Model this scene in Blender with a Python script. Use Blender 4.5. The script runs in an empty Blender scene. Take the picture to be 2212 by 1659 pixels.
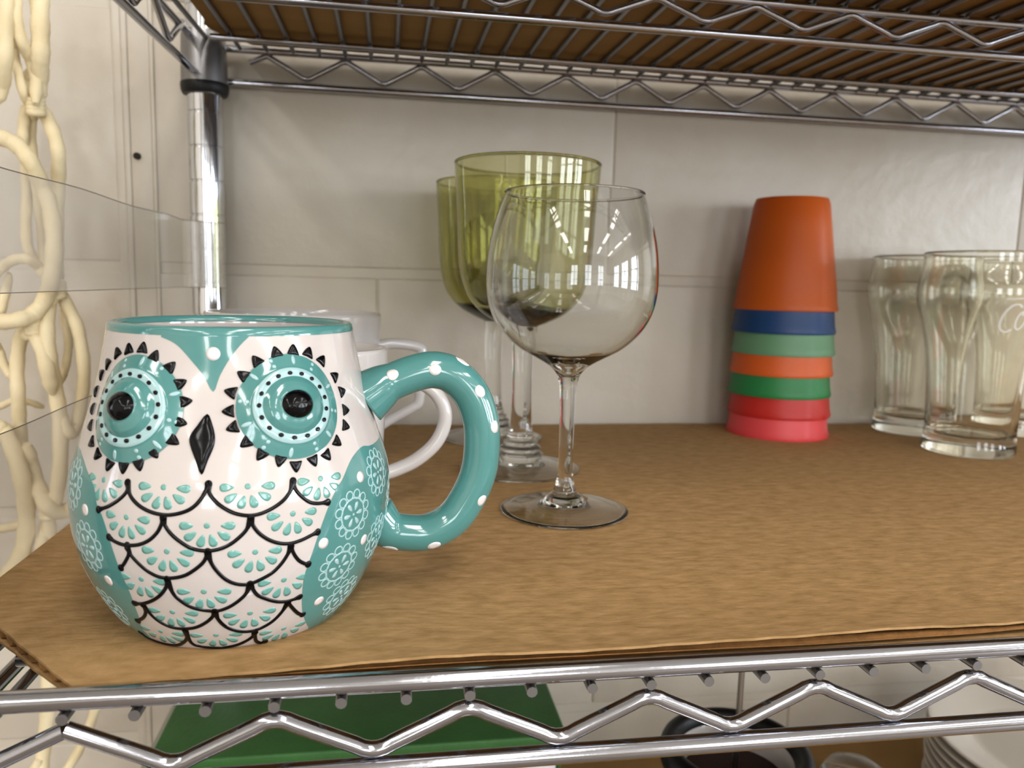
import bpy, bmesh, math, random
from mathutils import Vector, Matrix
from mathutils.geometry import delaunay_2d_cdt
from math import pi, sin, cos, radians, degrees, sqrt, atan2, hypot
random.seed(7)
S = bpy.context.scene
COL = S.collection

# ------------------------------------------------------------------ camera
CX, CY, CZ = .0732, -.2325, .1220
PITCH, ROLL, YAW, FPX = -.1283, -.0251, -.1602, 1685.34
MC = Matrix.Rotation(YAW, 3, 'Z') @ Matrix.Rotation(PITCH, 3, 'X') @ Matrix.Rotation(ROLL, 3, 'Y')
cam_data = bpy.data.cameras.new('camera')
cam = bpy.data.objects.new('camera', cam_data)
COL.objects.link(cam)
m3 = MC @ Matrix.Rotation(pi / 2, 3, 'X')
cam.matrix_world = Matrix.Translation((CX, CY, CZ)) @ m3.to_4x4()
cam_data.sensor_width = 36
cam_data.lens = FPX / 2212 * 36
cam_data.clip_start = .01
cam_data.clip_end = 60
cam_data.dof.use_dof = True
cam_data.dof.focus_distance = .30
cam_data.dof.aperture_fstop = cam_data.lens / 1.9
S.camera = cam

# ------------------------------------------------------------------ world, lights, exposure
S.view_settings.view_transform = 'Standard'
S.view_settings.look = 'None'
S.view_settings.gamma = 1
S.view_settings.use_curve_mapping = False
S.view_settings.exposure = -0.08
S.cycles.max_bounces = 14
S.cycles.transmission_bounces = 14
S.cycles.glossy_bounces = 6
S.cycles.diffuse_bounces = 4
S.cycles.transparent_max_bounces = 16
S.cycles.blur_glossy = .4
S.cycles.sample_clamp_indirect = 4
S.cycles.caustics_reflective = False
S.cycles.use_denoising = True
W = bpy.data.worlds.new('world'); S.world = W
W.use_nodes = True
W.node_tree.nodes['Background'].inputs[0].default_value = (.75, .86, 1, 1)
W.node_tree.nodes['Background'].inputs[1].default_value = 1.0

def area(name, loc, target, sx, sy, power, col):
    l = bpy.data.lights.new(name, 'AREA'); l.shape = 'RECTANGLE'; l.size = sx; l.size_y = sy
    l.energy = power; l.color = col
    o = bpy.data.objects.new(name, l); COL.objects.link(o)
    o.location = loc
    d = Vector(target) - Vector(loc)
    o.rotation_euler = d.to_track_quat('-Z', 'Y').to_euler()
    return o
# daylight entering by the windows of the room (right wall and front wall)
ROOM = dict(x0=-2.2, x1=4.6, y0=-5.6, y1=.436, z0=-1.25, z1=1.55)
DAY = 1.0
WINS = [('right', -1.0), ('right', -2.6), ('right', -4.2)]
for k, (side, c) in enumerate(WINS):
    area('window_light', (ROOM['x1'] + .04, c, .35), (0, c, .35), 1.1, 1.3, 100 * DAY, (.84, .91, 1.0))
for c in (-.9, .9, 2.7):
    area('window_light', (c, ROOM['y0'] - .04, .4), (c, 0, .4), .9, 1.3, 50 * DAY, (.92, .96, 1.0))
# ceiling fixtures: the lamp of each sits in its fixture
FIX = [(x, y) for y in (-1.25, -2.8, -4.4) for x in (-1.2, .4, 2.0, 3.6)]
for x, y in FIX:
    area('fixture_light', (x, y, ROOM['z1'] - .03), (x, y + 1e-4, -1), .28, 1.15, 19, (1, .95, .90))

# ------------------------------------------------------------------ materials
def lin(c):
    return tuple(((v / 255) / 12.92 if v / 255 <= .04045 else ((v / 255 + .055) / 1.055) ** 2.4) for v in c)
def mat(name, rgb, rough=.5, metal=0, spec=.5, coat=0, trans=0, ior=1.45, bump=0, bscale=200, var=0, vscale=8, rgb2=None, alpha=1, sss=0, vmap=(1, 1, 1), rvar=0):
    m = bpy.data.materials.new(name); m.use_nodes = True
    nt = m.node_tree; b = nt.nodes['Principled BSDF']
    c = lin(rgb)
    b.inputs['Base Color'].default_value = (*c, 1)
    b.inputs['Roughness'].default_value = rough
    b.inputs['Metallic'].default_value = metal
    b.inputs['IOR'].default_value = ior
    b.inputs['Specular IOR Level'].default_value = spec
    b.inputs['Coat Weight'].default_value = coat
    b.inputs['Coat Roughness'].default_value = .03
    b.inputs['Transmission Weight'].default_value = trans
    b.inputs['Alpha'].default_value = alpha
    tc = nt.nodes.new('ShaderNodeTexCoord')
    if var or rgb2:
        mp = nt.nodes.new('ShaderNodeMapping'); mp.inputs['Scale'].default_value = vmap
        nt.links.new(tc.outputs['Object'], mp.inputs['Vector'])
        n = nt.nodes.new('ShaderNodeTexNoise'); n.inputs['Scale'].default_value = vscale
        n.inputs['Detail'].default_value = 6; n.inputs['Roughness'].default_value = .6
        nt.links.new(mp.outputs['Vector'], n.inputs['Vector'])
        r = nt.nodes.new('ShaderNodeValToRGB')
        r.color_ramp.elements[0].position = .3; r.color_ramp.elements[1].position = .7
        c2 = lin(rgb2) if rgb2 else tuple(v * (1 - var) for v in c)
        r.color_ramp.elements[0].color = (*c2, 1); r.color_ramp.elements[1].color = (*c, 1)
        nt.links.new(n.outputs['Fac'], r.inputs['Fac'])
        nt.links.new(r.outputs['Color'], b.inputs['Base Color'])
    if bump:
        n2 = nt.nodes.new('ShaderNodeTexNoise'); n2.inputs['Scale'].default_value = bscale; n2.inputs['Detail'].default_value = 4
        mp2 = nt.nodes.new('ShaderNodeMapping'); mp2.inputs['Scale'].default_value = vmap
        nt.links.new(tc.outputs['Object'], mp2.inputs['Vector'])
        nt.links.new(mp2.outputs['Vector'], n2.inputs['Vector'])
        bp = nt.nodes.new('ShaderNodeBump'); bp.inputs['Strength'].default_value = bump; bp.inputs['Distance'].default_value = .001
        nt.links.new(n2.outputs['Fac'], bp.inputs['Height']); nt.links.new(bp.outputs['Normal'], b.inputs['Normal'])
    return m
def glassmat(name, rgb, rough=0.0, ior=1.47, absorb=None, dens=0):
    m = bpy.data.materials.new(name); m.use_nodes = True
    nt = m.node_tree; b = nt.nodes['Principled BSDF']; out = nt.nodes['Material Output']
    nt.nodes.remove(b)
    g = nt.nodes.new('ShaderNodeBsdfGlass'); g.inputs['Color'].default_value = (*[c for c in rgb], 1)
    g.inputs['Roughness'].default_value = rough; g.inputs['IOR'].default_value = ior
    nt.links.new(g.outputs[0], out.inputs['Surface'])
    if absorb:
        v = nt.nodes.new('ShaderNodeVolumeAbsorption'); v.inputs['Color'].default_value = (*absorb, 1); v.inputs['Density'].default_value = dens
        nt.links.new(v.outputs[0], out.inputs['Volume'])
    return m
def translucent(name, rgb, mixf=.35, rough=.35):
    m = mat(name, rgb, rough=rough)
    nt = m.node_tree; b = nt.nodes['Principled BSDF']; out = nt.nodes['Material Output']
    t = nt.nodes.new('ShaderNodeBsdfTranslucent'); t.inputs['Color'].default_value = (*lin(rgb), 1)
    mx = nt.nodes.new('ShaderNodeMixShader'); mx.inputs[0].default_value = mixf
    nt.links.new(b.outputs[0], mx.inputs[1]); nt.links.new(t.outputs[0], mx.inputs[2]); nt.links.new(mx.outputs[0], out.inputs['Surface'])
    return m
def film(name, rgb, haze=.25):
    m = bpy.data.materials.new(name); m.use_nodes = True
    nt = m.node_tree; b = nt.nodes['Principled BSDF']; out = nt.nodes['Material Output']
    b.inputs['Base Color'].default_value = (*lin(rgb), 1); b.inputs['Roughness'].default_value = .12
    t = nt.nodes.new('ShaderNodeBsdfTransparent'); t.inputs['Color'].default_value = (.985, .985, .98, 1)
    mx = nt.nodes.new('ShaderNodeMixShader'); mx.inputs[0].default_value = haze
    nt.links.new(t.outputs[0], mx.inputs[1]); nt.links.new(b.outputs[0], mx.inputs[2]); nt.links.new(mx.outputs[0], out.inputs['Surface'])
    return m
M = {}
M['wall'] = mat('painted_block', (193, 186, 174), .42, bump=.9, bscale=60, rgb2=(180, 170, 154), vscale=7)
M['mortar'] = mat('painted_mortar', (188, 180, 166), .5, bump=.3, bscale=120)
M['plain'] = mat('room_paint', (205, 198, 186), .6, bump=.05)
M['ceil'] = mat('ceiling_tile', (225, 222, 214), .8, bump=.2, bscale=60)
M['floor'] = mat('floor_tile', (120, 108, 96), .35, var=.2, vscale=2)
M['dark'] = mat('dark_furniture', (40, 34, 32), .5, var=.1)
M['fix'] = mat('fixture_white', (235, 235, 232), .4, var=.02)
M['frame'] = mat('window_frame_paint', (215, 212, 205), .4, var=.03)
M['chrome'] = mat('chrome', (172, 173, 180), .11, 1, var=.05, vscale=60, bump=.03, bscale=300)
M['chrome2'] = mat('chrome_dull', (138, 137, 138), .34, 1, var=.12, vscale=60, bump=.05, bscale=300)
M['post'] = mat('chrome_post', (205, 207, 212), .08, 1, var=.03, vscale=40)
M['blackp'] = mat('black_plastic', (9, 9, 9), .45, spec=.3, var=.1)
M['card'] = mat('kraft_cardboard', (174, 139, 96), .74, spec=.22, bump=.25, bscale=500, rgb2=(138, 108, 66), vscale=240, vmap=(.4, 1, 1))
M['card2'] = mat('kraft_cardboard_dark', (158, 124, 78), .8, spec=.2, bump=.2, bscale=400, rgb2=(140, 108, 64), vscale=14, vmap=(.4, 1.4, 1))
M['flute'] = mat('corrugated_fluting', (150, 108, 64), .85, spec=.15, bump=.3, bscale=800, var=.35, vscale=180)
M['glaze'] = mat('white_glaze', (186, 178, 174), .12, coat=.6, var=.03, vscale=12)
M['teal'] = mat('teal_glaze', (73, 127, 124), .12, coat=.5, rgb2=(68, 120, 117), vscale=40)
M['teal2'] = mat('teal_print', (98, 152, 144), .14, coat=.6, var=.06, vscale=90)
M['pale'] = mat('pale_aqua_glaze', (150, 182, 184), .14, coat=.6, var=.04, vscale=60)
M['white'] = mat('white_dot_glaze', (210, 203, 201), .14, coat=.6, var=.02, vscale=60)
M['black'] = mat('black_glaze', (5, 5, 7), .14, spec=.18, coat=.08, var=.2, vscale=60)
M['china'] = mat('white_china', (196, 192, 190), .12, coat=.5, var=.02, vscale=10)
M['plate'] = mat('cream_stoneware', (205, 198, 186), .2, coat=.3, var=.04, vscale=10)
M['glass'] = glassmat('clear_glass', (.985, .99, .985))
M['gglass'] = glassmat('olive_glass', (.97, .98, .90), absorb=(.66, .62, .06), dens=520)
M['pint'] = glassmat('smoky_clear_glass', (.98, .975, .945))
M['frost'] = mat('white_print', (235, 235, 235), .5, alpha=.6, var=.02)
M['rope'] = mat('cream_resin_rope', (226, 212, 178), .6, spec=.3, bump=.5, bscale=260, rgb2=(214, 198, 160), vscale=30)
M['film'] = film('clear_film', (205, 198, 188), .24)
M['filmedge'] = film('film_edge', (120, 108, 92), .75)
M['green'] = mat('green_leatherette', (44, 92, 38), .55, bump=.4, bscale=300, rgb2=(36, 80, 32), vscale=30)
M['paper'] = mat('white_paper', (222, 220, 226), .7, var=.03)
M['plas'] = film('frosted_plastic', (170, 170, 158), .7)
M['steel'] = mat('steel', (150, 146, 140), .3, 1, var=.1)
M['mesh'] = mat('brown_filter_mesh', (62, 38, 30), .7, bump=.8, bscale=700, var=.4, vscale=400)
M['greent'] = mat('green_tag', (30, 130, 60), .4, var=.05)
M['hole'] = mat('dark_hole', (38, 32, 26), .9, var=.1)

# ------------------------------------------------------------------ object helpers
def tag(o, label=None, cat=None, group=None, kind=None):
    if label: o['label'] = label
    if cat: o['category'] = cat
    if group: o['group'] = group
    if kind: o['kind'] = kind
    return o
def thing(name, label, cat, loc=(0, 0, 0), group=None):
    o = bpy.data.objects.new(name, None); COL.objects.link(o); o.location = loc
    o.empty_display_size = .02
    return tag(o, label, cat, group)
def link(name, me, m=None, parent=None, smooth=True):
    if m: me.materials.append(m)
    if smooth:
        me.polygons.foreach_set('use_smooth', [True] * len(me.polygons))
    o = bpy.data.objects.new(name, me); COL.objects.link(o)
    if parent: o.parent = parent
    return o
def bmobj(name, bm, m, parent=None, smooth=True, angle=None):
    bmesh.ops.recalc_face_normals(bm, faces=bm.faces)
    me = bpy.data.meshes.new(name); bm.to_mesh(me); bm.free()
    if angle and smooth:
        me.materials.append(m)
        o = bpy.data.objects.new(name, me); COL.objects.link(o)
        if parent: o.parent = parent
        me.polygons.foreach_set('use_smooth', [True] * len(me.polygons))
        me.set_sharp_from_angle(angle=radians(angle))
        return o
    return link(name, me, m, parent, smooth)
def pyobj(name, vs, fs, m, parent=None, smooth=True):
    me = bpy.data.meshes.new(name); me.from_pydata([tuple(v) for v in vs], [], fs); me.update()
    return link(name, me, m, parent, smooth)
def box(bm, x0, x1, y0, y1, z0, z1, bev=0, seg=1):
    r = bmesh.ops.create_cube(bm, size=1)
    for v in r['verts']:
        v.co = Vector(((x0 + x1) / 2 + v.co.x * (x1 - x0), (y0 + y1) / 2 + v.co.y * (y1 - y0), (z0 + z1) / 2 + v.co.z * (z1 - z0)))
    if bev:
        es = list({e for v in r['verts'] for e in v.link_edges})
        bmesh.ops.bevel(bm, geom=es, offset=bev, segments=seg, affect='EDGES', profile=.5)
def boxobj(name, m, parent, *a, **k):
    bm = bmesh.new(); box(bm, *a, **k); return bmobj(name, bm, m, parent, angle=35)
def catmull(pts, n=8, closed=False):
    P = [Vector(p) for p in pts]; out = []; L = len(P)
    rng = range(L) if closed else range(L - 1)
    for i in rng:
        p1, p2 = P[i], P[(i + 1) % L]
        p0 = P[i - 1] if (closed or i > 0) else p1 * 2 - p2
        p3 = P[(i + 2) % L] if (closed or i + 2 < L) else p2 * 2 - p1
        for k in range(n):
            t = k / n
            out.append(.5 * ((2 * p1) + (p2 - p0) * t + (2 * p0 - 5 * p1 + 4 * p2 - p3) * t * t + (3 * p1 - p0 - 3 * p2 + p3) * t ** 3))
    if not closed: out.append(P[-1].copy())
    return out
def tube(bm, pts, r, seg=10, closed=False, cap=True, rad=None):
    pts = [Vector(p) for p in pts]; n = len(pts)
    T = []
    for i in range(n):
        a = pts[i - 1] if (i > 0 or closed) else pts[i]
        b = pts[(i + 1) % n] if (i < n - 1 or closed) else pts[i]
        T.append((b - a).normalized())
    up = Vector((0, 0, 1)) if abs(T[0].z) < .9 else Vector((1, 0, 0))
    nrm = (up - T[0] * up.dot(T[0])).normalized()
    rings = []
    for i in range(n):
        nrm = (nrm - T[i] * nrm.dot(T[i])).normalized()
        bn = T[i].cross(nrm)
        rr = rad[i] if rad else r
        rings.append([bm.verts.new(pts[i] + (nrm * cos(2 * pi * k / seg) + bn * sin(2 * pi * k / seg)) * rr) for k in range(seg)])
    for i in range(n if closed else n - 1):
        A, B = rings[i], rings[(i + 1) % n]
        for k in range(seg):
            bm.faces.new((A[k], A[(k + 1) % seg], B[(k + 1) % seg], B[k]))
    if cap and not closed:
        bm.faces.new(rings[0][::-1]); bm.faces.new(rings[-1])
def tubeobj(name, m, parent, pts, r, **k):
    bm = bmesh.new(); tube(bm, pts, r, **k); return bmobj(name, bm, m, parent, angle=50)
def lathe_mesh(name, prof, seg=96, closed=False):
    """prof: (r, z) list; r=0 ends become poles"""
    bm = bmesh.new(); rings = []
    for r, z in prof:
        if r < 1e-7: rings.append([bm.verts.new((0, 0, z))])
        else: rings.append([bm.verts.new((r * cos(2 * pi * k / seg), r * sin(2 * pi * k / seg), z)) for k in range(seg)])
    n = len(rings)
    for i in range(n if closed else n - 1):
        A, B = rings[i], rings[(i + 1) % n]
        for k in range(seg):
            k2 = (k + 1) % seg
            if len(A) == 1 and len(B) == 1: continue
            if len(A) == 1: bm.faces.new((A[0], B[k2], B[k]))
            elif len(B) == 1: bm.faces.new((A[k], A[k2], B[0]))
            else: bm.faces.new((A[k], A[k2], B[k2], B[k]))
    bmesh.ops.recalc_face_normals(bm, faces=bm.faces)
    me = bpy.data.meshes.new(name); bm.to_mesh(me); bm.free()
    return me
def latheobj(name, m, parent, prof, seg=96, closed=False, loc=None, angle=40):
    me = lathe_mesh(name, prof, seg, closed)
    o = link(name, me, m, parent); me.set_sharp_from_angle(angle=radians(angle))
    if loc: o.location = loc
    return o
def smoothprof(pts, n=6):
    return [(max(0, p[0]), p[1]) for p in [(v.x, v.y) for v in catmull([(r, z, 0) for r, z in pts], n)]]
# mug decoration: (angle round the mug in degrees, height in mm)
SCALES = [[[-115.9,59.38],[-115.75,56.9],[-118.19,54.34],[-122.66,51.67],[-127.46,49.92]],[[-115.9,59.38],[-114.41,56.1],[-111.52,53.55],[-107.57,51.73],[-103.4,50.86],[-99.89,50.89],[-95.99,51.81],[-93.12,53.32],[-90.79,55.83],[-89.44,58.3],[-88.77,59.86]],[[-88.77,59.86],[-88.45,57.38],[-86.76,55.05],[-84.18,52.85],[-80.94,51.01],[-77.19,50.01],[-73.36,50.13],[-69.41,51.41],[-65.79,53.4],[-63.26,55.99],[-61.93,58.91]],[[-61.93,58.91],[-61.34,56.22],[-59.38,53.76],[-56.72,51.61],[-53.86,50.72],[-49.88,50.41]],[[-123.06,41.88],[-120.58,40.83],[-117.39,40.25],[-114.32,40.37],[-110.77,41.08],[-107.33,42.77],[-104.55,45.41],[-103.17,47.91],[-102.53,49.86]],[[-102.53,49.86],[-101.93,47.47],[-100.03,44.86],[-97.2,42.45],[-93.92,40.47],[-89.67,39.63],[-85.88,39.98],[-82.55,41.27],[-79.68,43.31],[-77.27,45.84],[-76.02,49.18]],[[-76.02,49.18],[-75.35,46.65],[-73.47,43.96],[-70.55,41.56],[-67.03,39.91],[-63.38,39.31],[-59.6,39.77],[-56.22,40.69],[-53.89,41.27]],[[-115.53,40.23],[-115.48,37.43],[-117.41,34.57],[-119.78,32.19]],[[-115.63,39.46],[-114.47,37.03],[-112.18,34.69],[-109.16,32.34],[-105.57,30.74],[-101.33,30.54],[-97.09,31.47],[-93.92,33.25],[-91.08,35.56],[-89.77,37.59],[-89.21,39.36]],[[-89.21,39.36],[-88.42,35.99],[-86.66,32.74],[-83.9,29.55],[-80.49,27.71],[-76.97,27.3],[-73.42,28.33],[-69.35,30.22],[-66.34,33.0],[-64.34,35.88],[-63.35,38.35]],[[-63.35,38.35],[-62.18,35.48],[-60.37,32.94],[-58.23,31.37],[-56.7,30.75]],[[-119.22,19.28],[-115.03,19.83],[-110.35,21.67],[-106.53,24.15],[-103.8,27.24],[-102.88,30.09]],[[-102.88,30.09],[-101.82,25.04],[-99.71,22.14],[-96.37,19.73],[-91.65,18.41],[-87.31,18.18],[-83.41,19.45],[-80.12,21.58],[-77.74,24.0],[-76.46,27.35]],[[-76.46,27.35],[-74.32,23.22],[-70.94,20.82],[-66.78,18.88],[-62.47,18.11],[-57.89,18.69]],[[-115.36,19.16],[-115.85,16.22],[-118.7,13.45],[-123.31,11.21]],[[-115.36,19.16],[-113.36,14.96],[-110.52,12.33],[-106.46,10.82],[-101.25,10.67],[-96.58,11.5],[-92.52,13.51],[-89.83,15.73],[-88.7,17.95]],[[-88.7,17.95],[-87.75,14.29],[-85.2,11.01],[-81.09,8.79],[-76.7,7.95],[-72.25,8.47],[-67.41,10.66],[-64.17,13.97],[-62.34,17.44]],[[-62.34,17.44],[-58.89,13.67],[-56.09,11.27],[-53.9,10.33]],[[-129.54,4.32],[-127.89,2.19],[-120.53,1.32],[-113.98,1.24],[-108.97,2.03],[-103.92,4.84],[-101.87,7.75],[-101.77,10.15]],[[-101.77,10.15],[-101.77,3.45],[-98.16,1.82],[-92.51,1.07],[-87.38,0.95],[-81.46,1.82],[-77.2,3.5],[-74.9,5.16],[-74.06,6.97]],[[-74.06,6.97],[-72.83,2.27],[-68.62,0.11]]]
FANS = [[-126.42,59.07],[-102.9,58.84],[-76.7,58.67],[-51.83,58.28],[-115.37,49.16],[-89.17,47.55],[-62.75,48.9],[-101.87,39.41],[-74.83,38.13],[-112.36,29.28],[-91.45,25.7],[-65.12,26.87],[-104.16,17.55],[-76.3,15.87],[-113.74,8.17],[-89.83,7.58],[-61.06,5.9]]
V = [[-110.76,102.9],[-105.85,101.69],[-101.86,99.78],[-96.75,95.89],[-91.93,91.52],[-88.19,86.69],[-85.78,91.54],[-81.8,96.86],[-77.64,100.88],[-73.95,103.47]]
VDOT = [[-88.38,98.19],[-88.34,94.86]]
BEAK = [[-90.2,80.16],[-88.41,77.13],[-87.43,73.7],[-87.67,70.72],[-89.44,66.5],[-91.09,62.56],[-93.31,66.94],[-95.22,71.16],[-95.34,73.71],[-93.28,76.71]]
EYES = [[-59.01,81.5],[-119.42,80.91]]
LASHR = [[-71.52,95.93],[-63.32,98.4],[-55.59,98.9],[-48.19,97.93],[-41.33,95.15],[-34.51,89.38],[-31.62,84.04],[-32.23,77.78],[-34.76,72.71],[-41.45,68.31],[-47.54,64.85],[-53.49,63.96],[-60.33,63.12],[-65.74,65.26],[-71.96,67.46],[-76.88,71.29],[-81.18,75.91],[-82.55,80.83],[-81.69,86.56],[-77.0,91.63]]
LASHL = [[-134.7,97.17],[-126.86,98.67],[-118.92,99.27],[-112.46,97.05],[-105.09,94.02],[-100.56,89.15],[-98.14,83.73],[-99.31,77.52],[-101.2,72.15],[-107.5,68.43],[-112.47,64.67],[-118.5,63.44],[-125.16,63.44],[-132.89,65.6],[-139.46,68.46],[-145.5,73.01],[-149.44,78.09],[-151.71,83.78],[-148.36,89.59],[-142.29,93.47]]
WR = [[-18.35,63.95],[-26.91,64.79],[-33.03,63.33],[-37.81,60.89],[-43.09,56.21],[-45.69,54.28],[-49.23,49.71],[-52.68,42.63],[-55.53,34.42],[-57.5,27.41],[-57.43,21.81],[-55.92,15.01],[-52.83,8.95],[-45.45,2.14]]
WL = [[-153.86,65.21],[-144.99,63.69],[-138.96,61.19],[-134.67,58.85],[-130.48,56.12],[-128.36,51.54],[-125.83,48.48],[-123.84,44.11],[-122.31,39.18],[-120.88,33.28],[-120.0,29.16],[-119.23,24.37],[-119.74,19.07],[-121.18,13.26],[-124.24,8.34]]
WDOT = [[-33.46,55.59],[-51.44,36.91],[-30.44,32.66],[-47.68,14.18],[-135.14,48.53],[-128.4,26.09]]
DOILY = [[-38.21,43.76],[-42.3,26.1],[-20.23,54.49],[-18.67,30.5],[-32.49,11.38],[-136.39,36.29],[-147.56,54.33],[-140.28,12.63]]
HANDLE = [[47.9,80.8],[56.8,84.5],[64.1,87.3],[71.4,88.6],[78.9,86.5],[86.0,79.5],[90.0,69.3],[90.8,59.0],[89.7,48.7],[86.0,39.1],[79.8,30.1],[70.9,25.2],[62.1,25.0],[54.1,27.9]]

# ------------------------------------------------------------------ room
R_ = ROOM
wall_back = None
bm = bmesh.new(); box(bm, R_['x0'], R_['x1'], .4376, .55, R_['z0'], R_['z1'])
wall_back = tag(bmobj('wall_back', bm, M['mortar'], smooth=False), kind='structure')
bm = bmesh.new(); box(bm, -.1997, .1997, 0, .03, -.0962, .0962, bev=.0020, seg=4)
bmesh.ops.recalc_face_normals(bm, faces=bm.faces)
blockme = bpy.data.meshes.new('block'); bm.to_mesh(blockme); bm.free()
blockme.materials.append(M['wall'])
blockme.polygons.foreach_set('use_smooth', [True] * len(blockme.polygons)); blockme.set_sharp_from_angle(angle=radians(40))
for row in range(-6, 7):
    zc = .0275 + .2 * row
    off = .067 if row % 2 else .267
    for c in range(-5, 12):
        xc = off + .4 * c
        if xc < R_['x0'] + .15 or xc > R_['x1'] - .15: continue
        o = bpy.data.objects.new('block', blockme); COL.objects.link(o); o.parent = wall_back
        o.location = (xc - 0.002, .436 + random.uniform(0, .0006), zc)
# control joint with trowelled caulk to the left of the post
bm = bmesh.new()
for a, b, d in ((-.1365, -.1300, .0008), (-.1300, -.1255, .0017), (-.1255, -.1095, .0007), (-.1095, -.1065, .0014)):
    box(bm, a, b, .436 - d, .440, R_['z0'], R_['z1'], bev=.0008, seg=2)
trim = tag(bmobj('trim_1', bm, M['wall'], angle=60), kind='structure')
bm = bmesh.new(); bmesh.ops.create_cone(bm, cap_ends=True, segments=20, radius1=.0026, radius2=.0026, depth=.004)
o = bmobj('bolt_hole', bm, M['hole'], trim); o.location = (-.1205, .4343, .2134); o.rotation_euler = (pi / 2, 0, 0)
def slab(name, m, x0, x1, y0, y1, z0, z1):
    bm = bmesh.new(); box(bm, x0, x1, y0, y1, z0, z1); return tag(bmobj(name, bm, m, smooth=False), kind='structure')
slab('floor', M['floor'], R_['x0'], R_['x1'], R_['y0'], R_['y1'] + .1, R_['z0'] - .1, R_['z0'])
slab('ceiling', M['ceil'], R_['x0'], R_['x1'], R_['y0'], R_['y1'] + .1, R_['z1'], R_['z1'] + .1)
slab('wall_left', M['plain'], R_['x0'] - .1, R_['x0'], R_['y0'], R_['y1'] + .1, R_['z0'], R_['z1'])
def wall_with_windows(name, axis, pos, a0, a1, cuts, zc, hh):
    bm = bmesh.new()
    t = (pos, pos + .1) if pos > 0 else (pos - .1, pos)
    def b(u0, u1, z0, z1):
        if axis == 'x': box(bm, t[0], t[1], u0, u1, z0, z1)
        else: box(bm, u0, u1, t[0], t[1], z0, z1)
    b(a0, a1, R_['z0'], zc - hh); b(a0, a1, zc + hh, R_['z1'])
    e = a0
    for c, w in sorted(cuts):
        b(e, c - w, zc - hh, zc + hh); e = c + w
    b(e, a1, zc - hh, zc + hh)
    return tag(bmobj(name, bm, M['plain'], smooth=False), kind='structure')
wall_with_windows('wall_right', 'x', R_['x1'], R_['y0'], R_['y1'] + .1, [(c, .55) for s, c in WINS], .35, .65)
wall_with_windows('wall_front', 'y', R_['y0'], R_['x0'], R_['x1'], [(c, .45) for c in (-.9, .9, 2.7)], .4, .65)
nwin = 0
def window(axis, pos, c, w, zc, hh):
    global nwin; nwin += 1
    bm = bmesh.new()
    def b(u0, u1, z0, z1):
        if axis == 'x': box(bm, pos - .03, pos + .02, u0, u1, z0, z1)
        else: box(bm, u0, u1, pos - .02, pos + .03, z0, z1)
    for s in (-1, 1):
        b(c + s * w - .035, c + s * w + .035, zc - hh - .035, zc + hh + .035)
        b(c - w, c + w, zc + s * hh - .035, zc + s * hh + .035)
    b(c - .02, c + .02, zc - hh, zc + hh)
    for k in (-1, 1): b(c - w, c + w, zc + k * hh / 3 - .015, zc + k * hh / 3 + .015)
    tag(bmobj('window_%d' % nwin, bm, M['frame'], smooth=False), kind='structure')
for s, c in WINS: window('x', R_['x1'], c, .55, .35, .65)
for c in (-.9, .9, 2.7): window('y', R_['y0'], c, .45, .4, .65)
bm = bmesh.new()
for x, y in FIX:
    for a, b_, c, d in ((-.18, .18, -.62, -.59), (-.18, .18, .59, .62), (-.18, -.155, -.62, .62), (.155, .18, -.62, .62)):
        pass
bm.free()
def fixture_mesh():
    bm = bmesh.new()
    box(bm, -.18, .18, -.62, -.59, -.05, 0); box(bm, -.18, .18, .59, .62, -.05, 0)
    box(bm, -.18, -.155, -.62, .62, -.05, 0); box(bm, .155, .18, -.62, .62, -.05, 0)
    me = bpy.data.meshes.new('ceiling_fixture'); bm.to_mesh(me); bm.free(); me.materials.append(M['fix']); return me
fm = fixture_mesh()
for k, (x, y) in enumerate(FIX):
    o = bpy.data.objects.new('ceiling_fixture', fm); COL.objects.link(o); o.location = (x, y, R_['z1'])
    tag(o, 'white fluorescent ceiling fixture behind the camera, %s in the %s row of fixtures' % (['leftmost', 'second from left', 'third from left', 'rightmost'][k % 4], ['nearest', 'middle', 'farthest'][k // 4]), 'light', 'ceiling fixtures')

# ------------------------------------------------------------------ wire shelving
s_ = .0199; YB = .4255; XP = -.0644; XR = .85; YM = .2146; YPB = YB - .0127; YPF = .0127
unit = thing('shelving_unit', 'chrome wire shelving unit with truss-edged shelves on a round grooved post', 'shelf', (0, 0, R_['z0']))
ZU = -R_['z0']     # unit origin sits on the floor; children use z + ZU
def zig(bm, axis, fixed, a0, step, n, ztop, zbot, r, lo=None, hi=None, stub0=False):
    pts = []
    for k in range(n):
        c = a0 + step * k / 2
        pts.append((c, ztop if k % 2 == 0 else zbot))
    out = []
    for i, (c, z) in enumerate(pts):                 # rounded bends
        if 0 < i < len(pts) - 1:
            q = .20
            ax, az = c + (pts[i - 1][0] - c) * q, z + (pts[i - 1][1] - z) * q
            bx, bz = c + (pts[i + 1][0] - c) * q, z + (pts[i + 1][1] - z) * q
            for t in (0, .2, .4, .6, .8, 1):
                out.append(((1 - t) ** 2 * ax + 2 * t * (1 - t) * c + t * t * bx, (1 - t) ** 2 * az + 2 * t * (1 - t) * (z + (z - pts[i - 1][1]) * .10) + t * t * bz))
        else: out.append((c, z))
    P = [((c, fixed, z) if axis == 'x' else (fixed, c, z)) for c, z in out]
    tube(bm, P, r, seg=10)
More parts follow.
